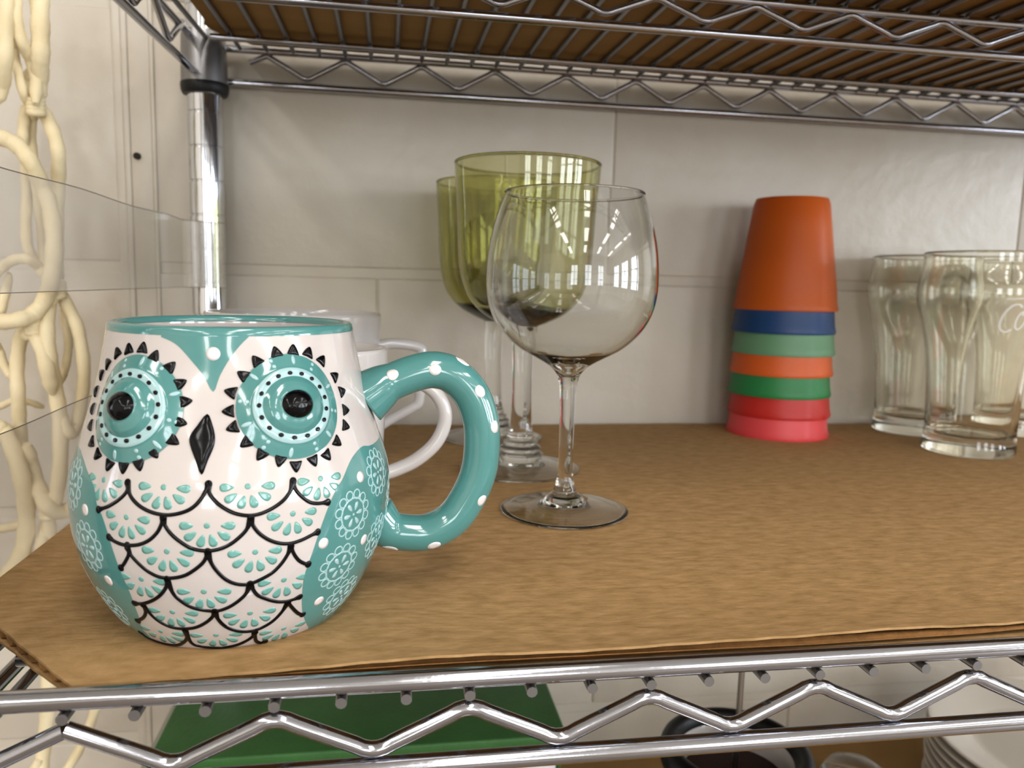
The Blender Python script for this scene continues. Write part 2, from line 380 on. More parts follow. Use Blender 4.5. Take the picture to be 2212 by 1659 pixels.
def make_shelf(first):
    top = bmesh.new()
    rr, zr = .0033, .0051
    tube(top, [(XP + .010, 0, zr), (XR - .010, 0, zr)], rr, seg=14)
    tube(top, [(XP + .004, YB, -.0005), (XR - .010, YB, -.0005)], .0029, seg=12)
    tube(top, [(XP - .006, .022, .0), (XP - .006, YB - .024, .0), (XP + .004, YB, -.0005)], .0029, seg=12)
    tube(top, [(XR + .006, .022, .0), (XR + .006, YB - .024, .0)], .0029, seg=12)
    sh = bmobj('wire_shelf', top, M['chrome'], unit, angle=50)
    zl = -.0235
    def sub(name, fn, m='chrome'):
        bm = bmesh.new(); fn(bm); return bmobj(name, bm, M[m], sh, angle=50)
    X0, X1 = XP + .012, XR - .012
    for y in (0, YB):
        sub('lower_rail', lambda b: tube(b, [(X0, y, zl - (.002 if y else 0)), (X1, y, zl - (.002 if y else 0))], .0033, seg=16))
    for x in (XP - .005, XR + .005):
        sub('lower_rail', lambda b: tube(b, [(x, .025, zl), (x, YB - .025, zl)], .0029, seg=12))
    sub('lower_rail', lambda b: tube(b, [(X0 + .01, YM, zl), (X1, YM, -.0222)], .0027, seg=12))
    n = 29
    sub('zigzag_wire', lambda b: zig(b, 'x', 0, -s_ - 1.5 * s_ * 0, 3 * s_, n, -.0045, -.0180, .0026))
    sub('zigzag_wire', lambda b: zig(b, 'x', YB, -s_, 3 * s_, n, -.0040, -.0200, .0022))
    sub('zigzag_wire', lambda b: zig(b, 'x', YM, -s_ + .2 * s_, 3 * s_, n, -.0062, -.0172, .0019))
    sub('zigzag_wire', lambda b: tube(b, [(-s_, 0, -.0045), (-s_ - .028, 0, -.0175)], .0026))
    sub('zigzag_wire', lambda b: tube(b, [(-s_, YB, -.0040), (-s_ - .0135, YB, -.0098)], .0022))
    for x in (XP - .005, XR + .005):
        sub('zigzag_wire', lambda b: zig(b, 'y', x, YB - .055, -.075, 10, .0020, -.0190, .0024))
    for y in (.046, YB - .046):
        sub('support_wire', lambda b: tube(b, [(X0, y, -.0040), (X1, y, -.0040)], .0024, seg=12))
    sub('support_wire', lambda b: tube(b, [(X0, YM, -.0042), (X1, YM, -.0042)], .0024, seg=12))
    bm = bmesh.new(); tube(bm, [(0, -.0025, 0), (0, YB + .002, 0)], .0018, seg=10)
    bmesh.ops.recalc_face_normals(bm, faces=bm.faces)
    fw = bpy.data.meshes.new('floor_wire'); bm.to_mesh(fw); bm.free(); fw.materials.append(M['chrome2'])
    fw.polygons.foreach_set('use_smooth', [True] * len(fw.polygons)); fw.set_sharp_from_angle(angle=radians(50))
    for k in range(-3, 43):
        y0 = 0
        o = bpy.data.objects.new('floor_wire', fw); COL.objects.link(o); o.parent = sh; o.location = (s_ * k, 0, 0)
        if s_ * k < XP + .014: o.scale = (1, .92, 1); o.location.y = .015
    # collars at the four corners with their black split sleeves
    for x in (XP, XR):
        for y in (YPF, YPB):
            c = latheobj('collar', M['chrome2'], sh, [(.0130, -.0300), (.0170, -.0300), (.0160, .0035), (.0152, .0065), (.0130, .0065)], 40, closed=True, loc=(x, y, 0))
            c2 = latheobj('split_sleeve', M['blackp'], sh, [(.0126, -.0385), (.0160, -.0385), (.0172, -.0360), (.0176, -.0320), (.0172, -.0302), (.0126, -.0302)], 40, closed=True, loc=(x, y, 0))
    return sh
def dup(o, parent=None):
    c = o.copy(); COL.objects.link(c)
    if parent: c.parent = parent
    for ch in list(o.children): dup(ch, c)
    return c
ZW = -.0073
sh1 = make_shelf(True); sh1.location = (0, 0, ZW + ZU)
sh2 = dup(sh1, unit); SL = .0300
sh2.rotation_euler = (math.atan(SL), 0, 0); sh2.location = (0, 0, .2968 - SL * YB + ZU)
sh3 = dup(sh1, unit); sh3.location = (0, 0, -.3155 + ZU)
# posts, grooved every inch
pr = []
z = 0.0
prof = []
zz = -.005
H0, H1 = 0.0, 2.2
g = .2371 - .0254 * 60
prof.append((.0001, 0)); prof.append((.0125, 0))
k = 0
grooves = [(.2442 - .0254 * i) + ZU for i in range(-20, 60)]
for gz in sorted(g_ for g_ in grooves if .02 < g_ < H1 - .02):
    prof += [(.0127, gz - .0009), (.0119, gz - .0005), (.0119, gz + .0005), (.0127, gz + .0009)]
prof += [(.0125, H1), (.0001, H1)]
pm = lathe_mesh('post', prof, 36)
for x in (XP, XR):
    for y in (YPF, YPB):
        o = bpy.data.objects.new('post', pm); COL.objects.link(o); o.parent = unit; o.location = (x, y, 0)
pm.materials.append(M['post']); pm.polygons.foreach_set('use_smooth', [True] * len(pm.polygons)); pm.set_sharp_from_angle(angle=radians(40))

# ------------------------------------------------------------------ cardboard sheets
def sheet(name, label, poly, ztop, th, m, slope=0, fl=True, thl=.0009, y0=0, curl=0):
    """two liners and a fluted core; flutes run along x"""
    root = thing(name, label, 'cardboard', (0, 0, 0))
    def z_at(x, y): return ztop + slope * (y - y0)
    xs = [p[0] for p in poly]; ys = [p[1] for p in poly]
    def lift(x, y, dep):
        if not curl: return 0
        fr = max(0, 1 - (y - min(ys)) / .034); s = min(1, max(0, (x + .02) / .14)); s = s * s * (3 - 2 * s)
        return fr * fr * (s * (1 - .55 * dep) * curl + (.0005 * sin(x * 31) + .0003 * sin(x * 83)) * s * (1 - dep))
    def liner(nm, dz, t):
        pts = [Vector(p) for p in poly]; n = len(pts)
        # dense outline, slightly ragged
        ring = []
        for i in range(n):
            a, b = pts[i], pts[(i + 1) % n]; L = (b - a).length; k = max(1, int(L / .004))
            for j in range(k): ring.append(a + (b - a) * (j / k))
        nn = Vector((0, 0))
        rg = []
        for i, p in enumerate(ring):
            e = .0003 * sin(p.x * 310 + dz * 900) + .00035 * sin(p.x * 97 + 1 + dz * 500) + random.uniform(-.00018, .00018)
            rg.append(Vector((p.x, p.y + e)))
        gx = [min(xs) + .02 * i for i in range(int((max(xs) - min(xs)) / .02) + 1)]
        gy = [min(ys) + .02 * i for i in range(int((max(ys) - min(ys)) / .02) + 1)]
        extra = [Vector((x + .007, y + .007)) for x in gx for y in gy]
        r = delaunay_2d_cdt(rg + extra, [], [list(range(len(rg)))], 1, 1e-6)
        V, F = r[0], r[2]
        bm = bmesh.new()
        def zz(x, y):
            w = .00035 * sin(x * 21 + 1) * sin(y * 17) if dz < .001 else 0
            fr = max(0, 1 - (y - min(ys)) / .03)
            return z_at(x, y) - dz + w * (1 - fr) + lift(x, y, dz / th)
        vt = [bm.verts.new((v.x, v.y, zz(v.x, v.y))) for v in V]
        vb = [bm.verts.new((v.x, v.y, zz(v.x, v.y) - t)) for v in V]
        from collections import Counter
        ec = Counter()
        for f in F:
            bm.faces.new([vt[i] for i in f]); bm.faces.new([vb[i] for i in reversed(f)])
            for i in range(len(f)): ec[tuple(sorted((f[i], f[(i + 1) % len(f)])))] += 1
        for (a, b), c in ec.items():
            if c == 1: bm.faces.new((vt[a], vt[b], vb[b], vb[a]))
        bmobj(nm, bm, m, root, angle=40)
    liner('top_liner', 0, thl)
    liner('bottom_liner', th - thl, thl)
    if fl:
        # flute lines near the visible margins and across the sheet
        ymin, ymax = min(ys) + .0012, max(ys) - .002
        def span(y):
            xx = []
            n = len(poly)
            for i in range(n):
                (xa, ya), (xb, yb) = poly[i], poly[(i + 1) % n]
                if (ya - y) * (yb - y) < 0: xx.append(xa + (xb - xa) * (y - ya) / (yb - ya))
            return (min(xx) + .0004, max(xx) - .0004) if len(xx) > 1 else None
        vs, fs = [], []; y = ymin; st = .0011; i = 0; prev = None
        za, zb = ztop - thl - .00015, ztop - th + thl + .00015
        while y < ymax:
            sp = span(y)
            if sp:
                w = .5 - .5 * cos(2 * pi * i / 6)
                z = za + (zb - za) * w + slope * (y - y0)
                nx = 40; w0 = len(vs)
                for q in range(nx + 1):
                    x = sp[0] + (sp[1] - sp[0]) * (q / nx) ** 1.5 + (random.uniform(0, .0006) if q == 0 else 0)
                    vs.append((x, y, z + lift(x, y, 1 - w)))
                if prev is not None:
                    for q in range(nx): fs.append((prev + q, prev + q + 1, w0 + q + 1, w0 + q))
                prev = w0
            i += 1; y += st
        core = pyobj('fluted_core', vs, fs, M['flute'], root)
        core.modifiers.new('thick', 'SOLIDIFY').thickness = .0003
        core['kind'] = 'stuff'
    return root
P1 = [(-.0800, .0720), (-.0582, .0470), (-.0194, .0042), (.15, .0052), (.3083, .0105), (.50, .0165), (.835, .026), (.835, .4280), (-.040, .4290), (-.0800, .3900)]
sheet('cardboard_sheet', 'brown corrugated cardboard sheet lining the middle shelf, under the owl mug and glasses', P1, 0, .0052, M['card'], curl=.0032)
P2 = [(-.050, .03), (.83, .03), (.83, .4200), (-.030, .4200), (-.040, .405), (-.048, .395), (-.053, .385), (-.055, .372), (-.052, .36)]
sheet('cardboard_sheet', 'brown cardboard lining seen from below through the wires of the upper shelf', P2, .2968 + .0018 + .0052, .0050, M['card2'], slope=SL, fl=True, y0=YB)
P3 = [(-.045, .012), (.83, .012), (.83, .4290), (-.030, .4290), (-.060, .395), (-.060, .04)]
sheet('cardboard_sheet', 'brown cardboard lining of the bottom shelf under the white plates', P3, -.3155 + .0018 + .0052, .0050, M['card2'], fl=False)
Z3 = -.3085

# ------------------------------------------------------------------ owl mug
AX, AY, HM = .0192, .0605, .1049
ZF = [0, .06, .15, .27, .4, .52, .65, .8, 1.0]
RF = [.0375, .0424, .0477, .0526, .0547, .0543, .0502, .0455, .0412]
def _grad(x, y):
    g = []
    for i in range(len(x)):
        if i == 0: g.append((y[1] - y[0]) / (x[1] - x[0]))
        elif i == len(x) - 1: g.append((y[-1] - y[-2]) / (x[-1] - x[-2]))
        else:
            a, b = x[i] - x[i - 1], x[i + 1] - x[i]
            g.append((a * a * y[i + 1] - b * b * y[i - 1] - (a * a - b * b) * y[i]) / (a * b * (a + b)))
    return g
MF = _grad(ZF, RF)
def mprof(z):
    t = min(1, max(0, z / HM)); i = 0
    while i < len(ZF) - 2 and t > ZF[i + 1]: i += 1
    h = ZF[i + 1] - ZF[i]; u = (t - ZF[i]) / h
    return (2 * u**3 - 3 * u**2 + 1) * RF[i] + (u**3 - 2 * u**2 + u) * h * MF[i] + (-2 * u**3 + 3 * u**2) * RF[i + 1] + (u**3 - u**2) * h * MF[i + 1]
EYEC = [(radians(a), z / 1000) for a, z in EYES]
def bump(th, z):
    """raised cushion of the glaze around each eye"""
    b = 0
    for ta, za in EYEC:
        d = hypot((th - ta) * mprof(za), (z - za) * 1.06)
        if d < .026:
            q = d / .026; b = max(b, .0016 * (1 - q * q) ** 2)
    # hollow between the eyes and the breast
    return b
def surf(th, z, h=0):
    """point on the mug's outside (mug coordinates), h above the glaze"""
    e = .0004
    r = mprof(z); dr = (mprof(z + e) - mprof(z - e)) / (2 * e)
    nz = -dr; L = hypot(1, nz)
    hh = h + bump(th, z)
    rr = r + hh / L; zc = z + hh * nz / L
    return Vector((rr * cos(th), rr * sin(th), zc))
def loc2(th0, z0, u, v):
    """move u mm-wise around and v up along the surface from a point"""
    e = .0004; dr = (mprof(z0 + e) - mprof(z0 - e)) / (2 * e)
    z = z0 + v / hypot(1, dr)
    z = max(.0002, z)
    return th0 + u / mprof(z0), z
mug = thing('owl_mug', 'white and aqua ceramic owl mug with bulging eyes and a dotted aqua handle', 'mug', (AX, AY, 0))
# body: outside with the cushions, rim and inside
NT, NZ = 256, 96
bm = bmesh.new(); rows = []
zs = [HM * (k / NZ) for k in range(NZ + 1)]
for z in zs:
    rows.append([bm.verts.new(surf(-pi + 2 * pi * k / NT, z)) for k in range(NT)])
def ringv(r, z): return [bm.verts.new((r * cos(-pi + 2 * pi * k / NT), r * sin(-pi + 2 * pi * k / NT), z)) for k in range(NT)]
rt = mprof(HM)
for a in (30, 60, 90, 120, 150):
    rows.append(ringv(rt - .0016 + .0016 * cos(radians(a)), HM + .0013 * sin(radians(a))))
for z in [HM * (1 - k / 24) for k in range(0, 24)]:
    if z > .007: rows.append(ringv(mprof(z) - .0034 - .0004 * (1 - z / HM), z))
rows.append(ringv(.030, .0055)); rows.append(ringv(.015, .005)); rows.append(ringv(.0005, .005))
base = [ringv(.0362, .0), ringv(.034, .0008), ringv(.0005, .0012)]
allr = base[::-1] + rows
for A, B in zip(allr[:-1], allr[1:]):
    for k in range(NT): bm.faces.new((A[k], A[(k + 1) % NT], B[(k + 1) % NT], B[k]))
bm.faces.new(allr[0][::-1]); bm.faces.new(allr[-1])
bmobj('body', bm, M['glaze'], mug)
# aqua rim band
bp = [(mprof(HM - .0014) + .00012, HM - .0014), (mprof(HM - .0008) + .00018, HM - .0008), (rt + .00015, HM)]
for a in (30, 60, 90, 120, 150, 180):
    bp.append((rt - .0016 + .0018 * cos(radians(a)), HM + .0015 * sin(radians(a))))
bp.append((rt - .0034, HM - .0006)); bp.append((rt - .0036, HM - .0008))
me = lathe_mesh('rim_band', bp, 160)
link('rim_band', me, M['teal'], mug)

def fill(name, poly, m, h, parent, grid=.0014, edge=.0012):
    """flat colour area on the mug: poly of (theta_deg, z_mm); conforms to the surface"""
    R0 = .05
    P = [Vector((radians(a) * R0, z / 1000)) for a, z in poly]
    ring = []
    n = len(P)
    for i in range(n):
        a, b = P[i], P[(i + 1) % n]; k = max(1, int((b - a).length / edge))
        for j in range(k): ring.append(a + (b - a) * (j / k))
    x0, x1 = min(p.x for p in ring), max(p.x for p in ring); y0, y1 = min(p.y for p in ring), max(p.y for p in ring)
    ex = []
    yy = y0 + grid * .5; r_ = 0
    while yy < y1:
        xx = x0 + grid * (.5 if r_ % 2 else .25)
        while xx < x1: ex.append(Vector((xx, yy))); xx += grid
        yy += grid; r_ += 1
    V, E_, F, *_ = delaunay_2d_cdt(ring + ex, [], [list(range(len(ring)))], 1, 1e-7)
    from collections import Counter
    ec = Counter(); fs = [list(f) for f in F]
    for f in fs:
        for i in range(len(f)): ec[tuple(sorted((f[i], f[(i + 1) % len(f)])))] += 1
    vs = [surf(v.x / R0, max(0, v.y), h) for v in V]; nv = len(vs); low = {}
    for (a, b), c in ec.items():
        if c == 1:
            for q in (a, b):
                if q not in low:
                    low[q] = len(vs); vs.append(surf(V[q].x / R0, max(0, V[q].y), -.0002))
            fs.append([a, b, low[b], low[a]])
    bm = bmesh.new(); bv = [bm.verts.new(v) for v in vs]
    for f in fs:
        try: bm.faces.new([bv[i] for i in f])
        except ValueError: pass
    return bmobj(name, bm, m, parent, angle=50)
def dome(bm, th0, z0, outline, h, base=.00003, flat=False):
    """small patch with an (u, v) outline in metres about a point, rising to h"""
    n = len(outline)
    cx = sum(p[0] for p in outline) / n; cy = sum(p[1] for p in outline) / n
    rings = []
    lev = ((1.0, -.00015), (1.0, h), (.5, h), ) if flat else ((1.0, -.0002), (.98, h * .35), (.85, h * .72), (.6, h * .92), (.3, h))
    for s, hh in lev:
        rr = []
        for u, v in outline:
            t, z = loc2(th0, z0, cx + (u - cx) * s, cy + (v - cy) * s)
            rr.append(bm.verts.new(surf(t, z, hh + base if hh > 0 else hh)))
        rings.append(rr)
    t, z = loc2(th0, z0, cx, cy); c = bm.verts.new(surf(t, z, h + base))
    for A, B in zip(rings[:-1], rings[1:]):
        for k in range(n): bm.faces.new((A[k], A[(k + 1) % n], B[(k + 1) % n], B[k]))
    for k in range(n): bm.faces.new((rings[-1][k], rings[-1][(k + 1) % n], c))
def ell(rx, ry, ang=0, cx=0, cy=0, n=20):
    return [(cx + rx * cos(2 * pi * k / n) * cos(ang) - ry * sin(2 * pi * k / n) * sin(ang), cy + rx * cos(2 * pi * k / n) * sin(ang) + ry * sin(2 * pi * k / n) * cos(ang)) for k in range(n)]
def drop(L, w, ang, r0, n=20):
    """petal starting at radius r0 pointing outward along ang, fat end outside"""
    o = []
    for k in range(n):
        t = 2 * pi * k / n
        x = L / 2 * (1 + cos(t)); y = w / 2 * sin(t) * (.35 + .65 * (x / L)) * 1.1
        o.append(((r0 + x) * cos(ang) - y * sin(ang), (r0 + x) * sin(ang) + y * cos(ang)))
    return o
def ribbon(bm, pts, wfun, h, closed=False, base=0.0, n=6):
    """raised line over surface points (th, z) radians/metres"""
    R0 = .05
    P = catmull([(a * R0, z, 0) for a, z in pts], n, closed)
    N = len(P); rows = []
    for i in range(N):
        a = P[i - 1] if (i > 0 or closed) else P[i]; b = P[(i + 1) % N] if (i < N - 1 or closed) else P[i]
        z = max(.0005, P[i].y); k = mprof(z) / R0
        d = Vector(((b.x - a.x) * k, b.y - a.y)); d.normalize(); nn = Vector((-d.y, d.x))
        w = wfun(i / (N - 1) if not closed else .5) / 2
        row = []
        for q, hh in ((-1, -.0001), (-.86, .6), (-.4, .95), (.4, .95), (.86, .6), (1, -.0001)):
            t, zz = P[i].x / R0 + nn.x * w * q / mprof(z), P[i].y + nn.y * w * q
            row.append(bm.verts.new(surf(t, max(.0001, zz), hh * h + base if hh > 0 else hh)))
        rows.append(row)
    for i in range(N if closed else N - 1):
        A, B = rows[i], rows[(i + 1) % N]
        for k in range(5): bm.faces.new((A[k], A[k + 1], B[k + 1], B[k]))
    if not closed:
        bm.faces.new(rows[0]); bm.faces.new(rows[-1][::-1])
def mk(name, fn, m, parent):
    bm = bmesh.new(); fn(bm); return bmobj(name, bm, m, parent)
def rz(l): return [(radians(a), z / 1000) for a, z in l]

# fans of petals on the breast
for a, z in rz(FANS):
    def f(bm, a=a, z=z):
        dome(bm, a, z, ell(.0009, .0009, n=12), .00006, flat=True)
        for g in (180, 213, 250, 287, 325, 357):
            gr = radians(g); dome(bm, a, z, drop(.0042, .0031, gr, .0024 + .0015 * abs(cos(gr))), .00006, flat=True)
    mk('petal_fan', f, M['teal2'], mug)
# wings, carried round the sides
def wing(front, sgn, name):
    pts = [(a, z) for a, z in front]
    top_a, top_z = pts[0]
    ctr = top_a + sgn * 9
    ctrs = ctr
    back = []
    for a, z in reversed(pts[1:]):
        back.append((2 * ctrs - a + sgn * 2, z))
    poly = pts + [(pts[-1][0] + sgn * 8, .4)] + [(back[0][0] - sgn * 8, .4)] + back
    sm = [(v.x, max(.3, v.y)) for v in catmull([(a, z, 0) for a, z in poly], 4, closed=True)]
    return fill(name, sm, M['teal'], .00010, mug)
wr = wing(WR, 1, 'wing'); wl = wing(WL, -1, 'wing')
for i, (a, z) in enumerate(rz(WDOT)):
    mk('white_dot', lambda bm: dome(bm, a, z, ell(.00185, .0019, n=20), .00020, flat=True), M['white'], wr if i < 4 else wl)
def doily(bm, a, z):
    for R, w in ((.0056, .0007),):
        ribbon(bm, [loc2(a, z, R * cos(t), R * sin(t)) for t in [2 * pi * k / 16 for k in range(16)]], lambda t: w, .00019, closed=True, n=3)
    for k in range(12):
        t0 = 2 * pi * (k + .5) / 12; c = (.0069 * cos(t0), .0069 * sin(t0))
        ribbon(bm, [loc2(a, z, c[0] + .00155 * cos(t), c[1] + .00155 * sin(t)) for t in [2 * pi * j / 8 for j in range(8)]], lambda t: .0006, .00018, closed=True, n=2)
    for k in range(6):
        dome(bm, a, z, drop(.0031, .0019, radians(60 * k + 5), .0014, n=14), .00018, flat=True)
    dome(bm, a, z, ell(.0005, .0005, n=8), .00018, flat=True)
for i, (a, z) in enumerate(rz(DOILY) + [(radians(-2), .042), (radians(-178), .030), (radians(-160), .020)]):
    mk('doily', lambda bm: doily(bm, a, z), M['pale'], wr if (i < 5 or i == 8) else wl)
# breast scallop lines in black slip
for i, l in enumerate(SCALES):
    n0, n1 = l[0], l[-1]
    edge0 = n0[0] < -119 or False; edge1 = n1[0] > -58 and False
    def wf(t):
        w = .00125
        w += .0011 * max(0, 1 - t / .10) + .0011 * max(0, 1 - (1 - t) / .10)
        return w
    q = rz(l)
    mk('feather_line', lambda bm: ribbon(bm, q, wf, .00042), M['black'], mug)
    for e in (q[0], q[-1]):
        pass
def caps(bm):
    for l in SCALES:
        for a, z in (rz(l)[0], rz(l)[-1]):
            dome(bm, a, max(z, .0012), ell(.00115, .00125, n=14), .00044)
mk('feather_line', caps, M['black'], mug)
# forehead and beak
fv = [(v.x, v.y) for v in catmull([(a, z, 0) for a, z in V], 3)] + [(V[-1][0], 104.6), (V[0][0], 104.6)]
fh = fill('forehead', fv, M['teal'], .00009, mug, grid=.0012)
mk('white_dot', lambda bm: dome(bm, *rz(VDOT)[0], ell(.0021, .0021, n=20), .0002, flat=True), M['white'], fh)
a0, z0 = rz([BEAK[0]])[0]
bc = rz(BEAK); ca = sum(p[0] for p in bc) / len(bc); cz = sum(p[1] for p in bc) / len(bc)
bo = [((a - ca) * mprof(cz), (z - cz) * 1.03) for a, z in bc]
bo = [(v.x, v.y) for v in catmull([(u, v, 0) for u, v in bo], 3, closed=True)]
mk('beak', lambda bm: dome(bm, ca, cz, [(u * 1.08, v * 1.03) for u, v in bo], .0010), M['black'], mug)
# eyes: stepped cones of glaze
def eye_h(r):
    K = [(0, .0066), (.0020, .0063), (.0036, .0054), (.0044, .0044), (.0047, .0040), (.0062, .0037), (.0078, .0032), (.0090, .0024), (.0095, .0020), (.0100, .0021), (.0112, .0021), (.0121, .0018), (.0126, .0014), (.0140, .0011), (.0160, .0006), (.0172, .0003), (.0176, .0001)]
    for (a, ha), (b, hb) in zip(K[:-1], K[1:]):
        if r <= b: return ha + (hb - ha) * (r - a) / (b - a)
    return 0
def eye_disc(bm, a, z, r0, r1, off=0.0, nr=12, na=72):
    rows = []
    for i in range(nr + 1):
        r = r0 + (r1 - r0) * i / nr
        row = []
        for k in range(na):
            t = 2 * pi * k / na
            th, zz = loc2(a, z, r * cos(t), r * sin(t) * 1.0)
            row.append(bm.verts.new(surf(th, min(zz, HM), eye_h(r) + off)))
            if r < 1e-6: break
        rows.append(row)
    for A, B in zip(rows[:-1], rows[1:]):
        for k in range(na):
            if len(A) == 1: bm.faces.new((A[0], B[k], B[(k + 1) % na]))
            else: bm.faces.new((A[k], A[(k + 1) % na], B[(k + 1) % na], B[k]))
    lastr = [bm.verts.new(v.co * .985) if False else None for v in []]
def eye_patch(bm, a, z, outline, off=.00012):
    n = len(outline); cx = sum(p[0] for p in outline) / n; cy = sum(p[1] for p in outline) / n
    def pt(u, v, o):
        th, zz = loc2(a, z, u, v); return bm.verts.new(surf(th, zz, eye_h(hypot(u, v)) + o))
    A = [pt(u, v, -.0001) for u, v in outline]; B = [pt(u, v, off) for u, v in outline]
    Cc = [pt(cx + (u - cx) * .5, cy + (v - cy) * .5, off * 1.1) for u, v in outline]; c = pt(cx, cy, off * 1.15)
    for P, Q in ((A, B), (B, Cc)):
        for k in range(n): bm.faces.new((P[k], P[(k + 1) % n], Q[(k + 1) % n], Q[k]))
    for k in range(n): bm.faces.new((Cc[k], Cc[(k + 1) % n], c))
for e, ((a, z), lash) in enumerate(zip(EYEC, (LASHR, LASHL))):
    eye = mk('eye', lambda bm: eye_disc(bm, a, z, .0122, .0169, nr=14), M['teal'], mug)
    mk('eye_ring', lambda bm: eye_disc(bm, a, z, .0094, .0123, off=.00004, nr=10), M['pale'], eye)
    mk('eye_dome', lambda bm: eye_disc(bm, a, z, .0044, .0096, off=.00002, nr=14), M['teal'], eye)
    mk('pupil', lambda bm: eye_disc(bm, a, z, 0, .0046, off=.0001, nr=12, na=48), M['black'], eye)
    def marks(bm):
        for g in (83, 139, 200, 261, 315, 20):
            ang = radians(g); eye_patch(bm, a, z, ell(.0016, .00062, ang, .0150 * cos(ang), .0150 * sin(ang), 14))
        for g in (111, 172, 232, 291, 347, 55):
            ang = radians(g)
            for r in (.0138, .0158): eye_patch(bm, a, z, ell(.00062, .00062, 0, r * cos(ang), r * sin(ang), 10))
    mk('petal_marks', marks, M['pale'], eye)
    for k in range(17):
        ang = radians(k * 360 / 17 + 8)
        def half(bm):
            o = [(.0107 + x, y) for x, y in [(.00065 * cos(t) - .0002, .00075 * sin(t)) for t in [2 * pi * j / 10 for j in range(10)]]]
            eye_patch(bm, a, z, [(u * cos(ang) - v * sin(ang), u * sin(ang) + v * cos(ang)) for u, v in o], .00035)
        mk('eye_bead', half, M['black'], eye)
    for la, lz in rz(lash):
        u, v = (la - a) * mprof((z + lz) / 2), (lz - z) * 1.02
        ang = atan2(v, u)
        tri = [(1.12 * p, 1.10 * q_) for p, q_ in [(-.0015, -.0017), (-.0014, -.0004), (-.0014, .0004), (-.0015, .0017), (-.0010, .0018), (.0006, .0011), (.0017, .0003), (.0017, -.0003), (.0006, -.0011), (-.0010, -.0018)]]
        o = [(x * cos(ang) - y * sin(ang), x * sin(ang) + y * cos(ang)) for x, y in tri]
        o = [(p.x, p.y) for p in catmull([(x, y, 0) for x, y in o], 2, closed=True)]
        mk('eyelash', lambda bm: dome(bm, la, lz, o, .00075), M['black'], eye)
# handle
HA = radians(2.5)
hp = [(46.0, 78.0), (52.5, 82.4)] + HANDLE[1:-1] + [(53.5, 28.0), (48.5, 33.0)]
hp[-2] = (54.6, 27.0)
hpath = catmull([(u / 1000, 0, w / 1000) for u, w in hp], 8)
nh = len(hpath)
def hrad(i):
    t = i / (nh - 1)
    return .0071 + .0032 * max(0, 1 - t / .14) ** 1.5 + .0022 * max(0, 1 - (1 - t) / .10) ** 1.3
def hpt(i, phi, h=0):
    i = min(max(i, 0), nh - 1.001); j = int(i); f = i - j
    c = hpath[j].lerp(hpath[j + 1], f); T = (hpath[j + 1] - hpath[j]).normalized()
    out = Vector((T.z, 0, -T.x)) * -1          # in-plane normal, away from the loop's inside
    cen = Vector((.066, 0, .056))
    if (c - cen).dot(out) < 0: out = -out
    r = hrad(i) + h
    p = c + (out * sin(phi) * 1.0 + Vector((0, -1, 0)) * cos(phi) * 1.0) * r
    return Vector((p.x * cos(HA) - p.y * sin(HA), p.x * sin(HA) + p.y * cos(HA), p.z))
bm = bmesh.new(); rings = []
for i in range(nh - 1):
    rings.append([bm.verts.new(hpt(i, 2 * pi * k / 28)) for k in range(28)])
for A, B in zip(rings[:-1], rings[1:]):
    for k in range(28): bm.faces.new((A[k], A[(k + 1) % 28], B[(k + 1) % 28], B[k]))
bm.faces.new(rings[0]); bm.faces.new(rings[-1][::-1])
hd = bmobj('handle', bm, M['teal'], mug)
def near(u, w):
    return min(range(nh), key=lambda i: (hpath[i].x - u / 1000) ** 2 + (hpath[i].z - w / 1000) ** 2)
for (u, w), off in (((57, 84.5), .45), ((71.4, 88.6), .12), ((86, 79.5), .45), ((90.2, 67), .62), ((86.5, 40), .6), ((70.9, 25.2), .62), ((57, 26.0), .85), ((79, 86.5), .96), ((62, 87), 2.4), ((90, 54), 2.6), ((80, 31), 2.5)):
    i0 = near(u, w); ph0 = math.asin(min(1, off)) if off <= 1 else off
    seg_len = (hpath[min(i0 + 1, nh - 1)] - hpath[max(i0 - 1, 0)]).length / 2
    def f(bm):
        R = .0021; c = bm.verts.new(hpt(i0, ph0, .00012)); rr = []
        for q, hh in ((.5, .00012), (1, .00010), (1.04, -.0001)):
            rr.append([bm.verts.new(hpt(i0 + R * q * cos(t) / seg_len, ph0 + R * q * sin(t) / hrad(i0), hh)) for t in [2 * pi * k / 20 for k in range(20)]])
        for k in range(20): bm.faces.new((c, rr[0][k], rr[0][(k + 1) % 20]))
        for A, B in zip(rr[:-1], rr[1:]):
            for k in range(20): bm.faces.new((A[k], A[(k + 1) % 20], B[(k + 1) % 20], B[k]))
    mk('white_dot', f, M['white'], hd)

# ------------------------------------------------------------------ white mugs behind the owl
def china_mug(name, label, x, y, ro, ri_b, h, ang, hpts, hr, flare):
    t = thing(name, label, 'mug', (x, y, 0), 'white mugs behind the owl mug')
    pr = [(0, .0012), (ri_b - .004, .0012), (ri_b - .002, 0), (ri_b, 0), (ri_b + .002, .002)]
    pr += [(ri_b + .002 + (ro - ri_b - .002) * k ** flare, .002 + (h - .004) * k) for k in (.15, .3, .5, .7, .9, 1)]
    pr += [(ro, h - .001), (ro - .0008, h), (ro - .0026, h), (ro - .0034, h - .001), (ro - .0038, h - .004)]
    pr += [(ri_b - .0015 + (ro - ri_b - .002) * k ** flare, .004 + (h - .006) * k) for k in (.9, .7, .5, .3, .15, .05)]
    pr += [(ri_b - .006, .0048), (0, .0048)]
    latheobj('body', M['china'], t, pr, 96)
    c, s = cos(ang), sin(ang)
    P = catmull([(u * c, u * s, w) for u, w in hpts], 8)
    tubeobj('handle', M['china'], t, P, hr, seg=16)
    return t
